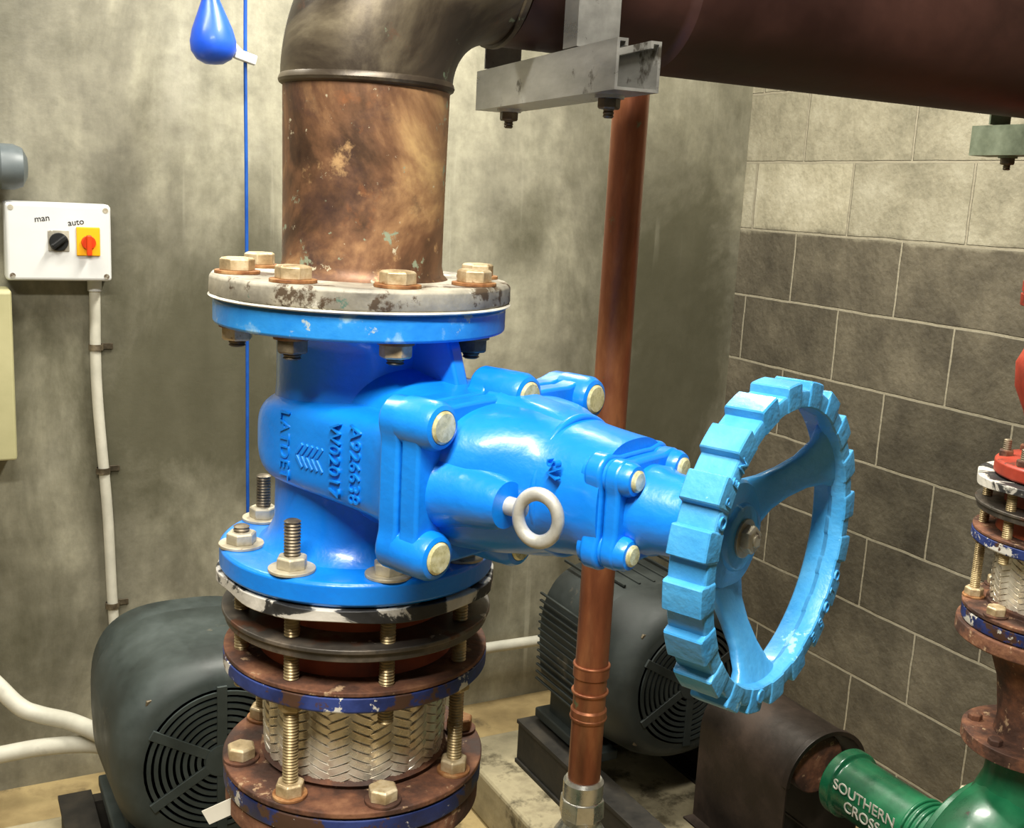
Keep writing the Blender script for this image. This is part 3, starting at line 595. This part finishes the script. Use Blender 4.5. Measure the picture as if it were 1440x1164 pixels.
for k,(x,z) in enumerate(((-.028,1.10),(-.018,.80),(-.003,.455))):
    lathe('clip_%d'%k,[(.0145,-.007),(.0165,-.007),(.0165,.007),(.0145,.007)],rodd,cd,(x,0,z),(0,0,1),24,cap=False)
    box('clip_tab_%d'%k,(x+.025,.0145,z),(.03,.004,.014),rodd,cd,.0005)
for nm,P in (('flexible_cable_conduit',[(-.62,1.66,.62),(-.45,1.6,.52),(-.31,1.5,.43),(-.24,1.45,.36),(-.20,1.43,.340),(-.14,1.38,.335),(-.09,1.30,.335),(-.07,1.255,.337)]),
             ('flexible_cable_conduit',[(-.75,1.5,.22),(-.45,1.45,.24),(-.27,1.42,.265),(-.18,1.39,.28),(-.09,1.33,.295),(-.06,1.255,.30)])):
    e=empty(nm); tube('sheath',P,.0185,conduit,e)
e=empty('wall_pipe'); tube('tube',[(.35,1.70,.205),(.8,1.70,.20),(1.2,1.70,.195),(1.33,1.69,.195),(1.38,1.60,.195),(1.39,1.4,.195)],.016,conduit,e)
for k,x in enumerate((.5,1.3)): box('clip_%d'%k,(x,1.734,.2),(.03,.03,.05),conduit,e,.002)
bc=empty('warning_beacon',(-.235,YB-.062,1.505))
box('wall_plate',(-.06,.055,0),(.12,.012,.12),black,bc,.003)
lathe('base',[(.030,-.10),(.048,-.095),(.048,.0),(.044,.005),(.044,.012)],black,bc,(0,0,0),(1,0,0),40,.002)
lathe('dome',[(.046,.010),(.049,.014),(.049,.04),(.042,.058),(.022,.068),(0,.070)],greyd,bc,(0,0,0),(1,0,0),40)
ec=empty('electrical_cabinet',(-.36,YB-.004,1.050))
box('body',(0,-.05,0),(.30,.10,.38),cream,ec,.006); box('door',(0,-.108,0),(.296,.016,.376),cream,ec,.005); cyl('lock',(.05,-.116,0),(.05,-.122,0),.01,black,ec)
fs=empty('float_switch',(.292,1.6,0))
tube('cable',[(0,0,H-.01),(-.004,0,1.9),(0,0,1.5),(.004,0,1.1),(.006,0,.8),(.01,0,.55)],.0042,cableb,fs,12)
lathe('float_body',[(.006,.105),(.010,.09),(.016,.065),(.030,.03),(.044,-.005),(.050,-.03),(.049,-.05),(.038,-.068),(.02,-.078),(0,-.08)],floatb,fs,(-.082,-.02,1.83),(-.06,0,1),40)
tube('float_lead',[(-.089,-.02,1.925),(-.091,-.02,1.99),(-.06,-.01,2.08),(-.01,0,2.16),(0,0,2.2)],.0045,cableb,fs,12)
box('cable_clamp',(-.005,-.006,1.775),(.050,.018,.022),plast,fs,.003,Matrix.Rotation(.25,3,'Y'))
cyl('clamp_arm',(-.056,-.008,1.818),(-.008,-.006,1.776),.008,plast,fs,16)
t=empty('paper_tag',(-.130,-.004,Z(-.606)),-psi); box('slip',(0,0,0),(.044,.001,.016),tagm,t,.0002,Matrix.Rotation(-.5,3,'Y'))
tube('tie_wire',[(.015,0,.008),(.020,.003,.014),(.026,.008,.016)],.0008,rodd,t,8)
# ---------------------------------------------------------------- lights
def lamp(name,loc,size,power,colr,rz=0,tilt=(0,0)):
    g=empty(name,loc,rz)
    box('housing',(0,0,.03),(size[0]+.06,size[1]+.04,.045),whit,g,.004)
    l=bpy.data.lights.new(name+'_light','AREA'); l.shape='RECTANGLE'; l.size=size[0]; l.size_y=size[1]; l.energy=power; l.color=colr
    o=bpy.data.objects.new('light',l); S.collection.objects.link(o); o.parent=g; o.location=(0,0,.0)
lamp('ceiling_light',(-.55,-1.0,H-.06),(1.2,.16),92,(1,.955,.86),.2)
lamp('ceiling_light',(.70,.85,H-.06),(.16,.9),62,(1,.965,.86))
lamp('ceiling_light',(-.65,1.0,H-.06),(1.2,.16),32,(1,.965,.86))
w=bpy.data.worlds.new('world'); S.world=w; w.use_nodes=True; w.node_tree.nodes['Background'].inputs[0].default_value=(.5,.52,.55,1); w.node_tree.nodes['Background'].inputs[1].default_value=.3
S.view_settings.view_transform='Standard'; S.view_settings.look='None'; S.view_settings.exposure=.05; S.view_settings.gamma=.97
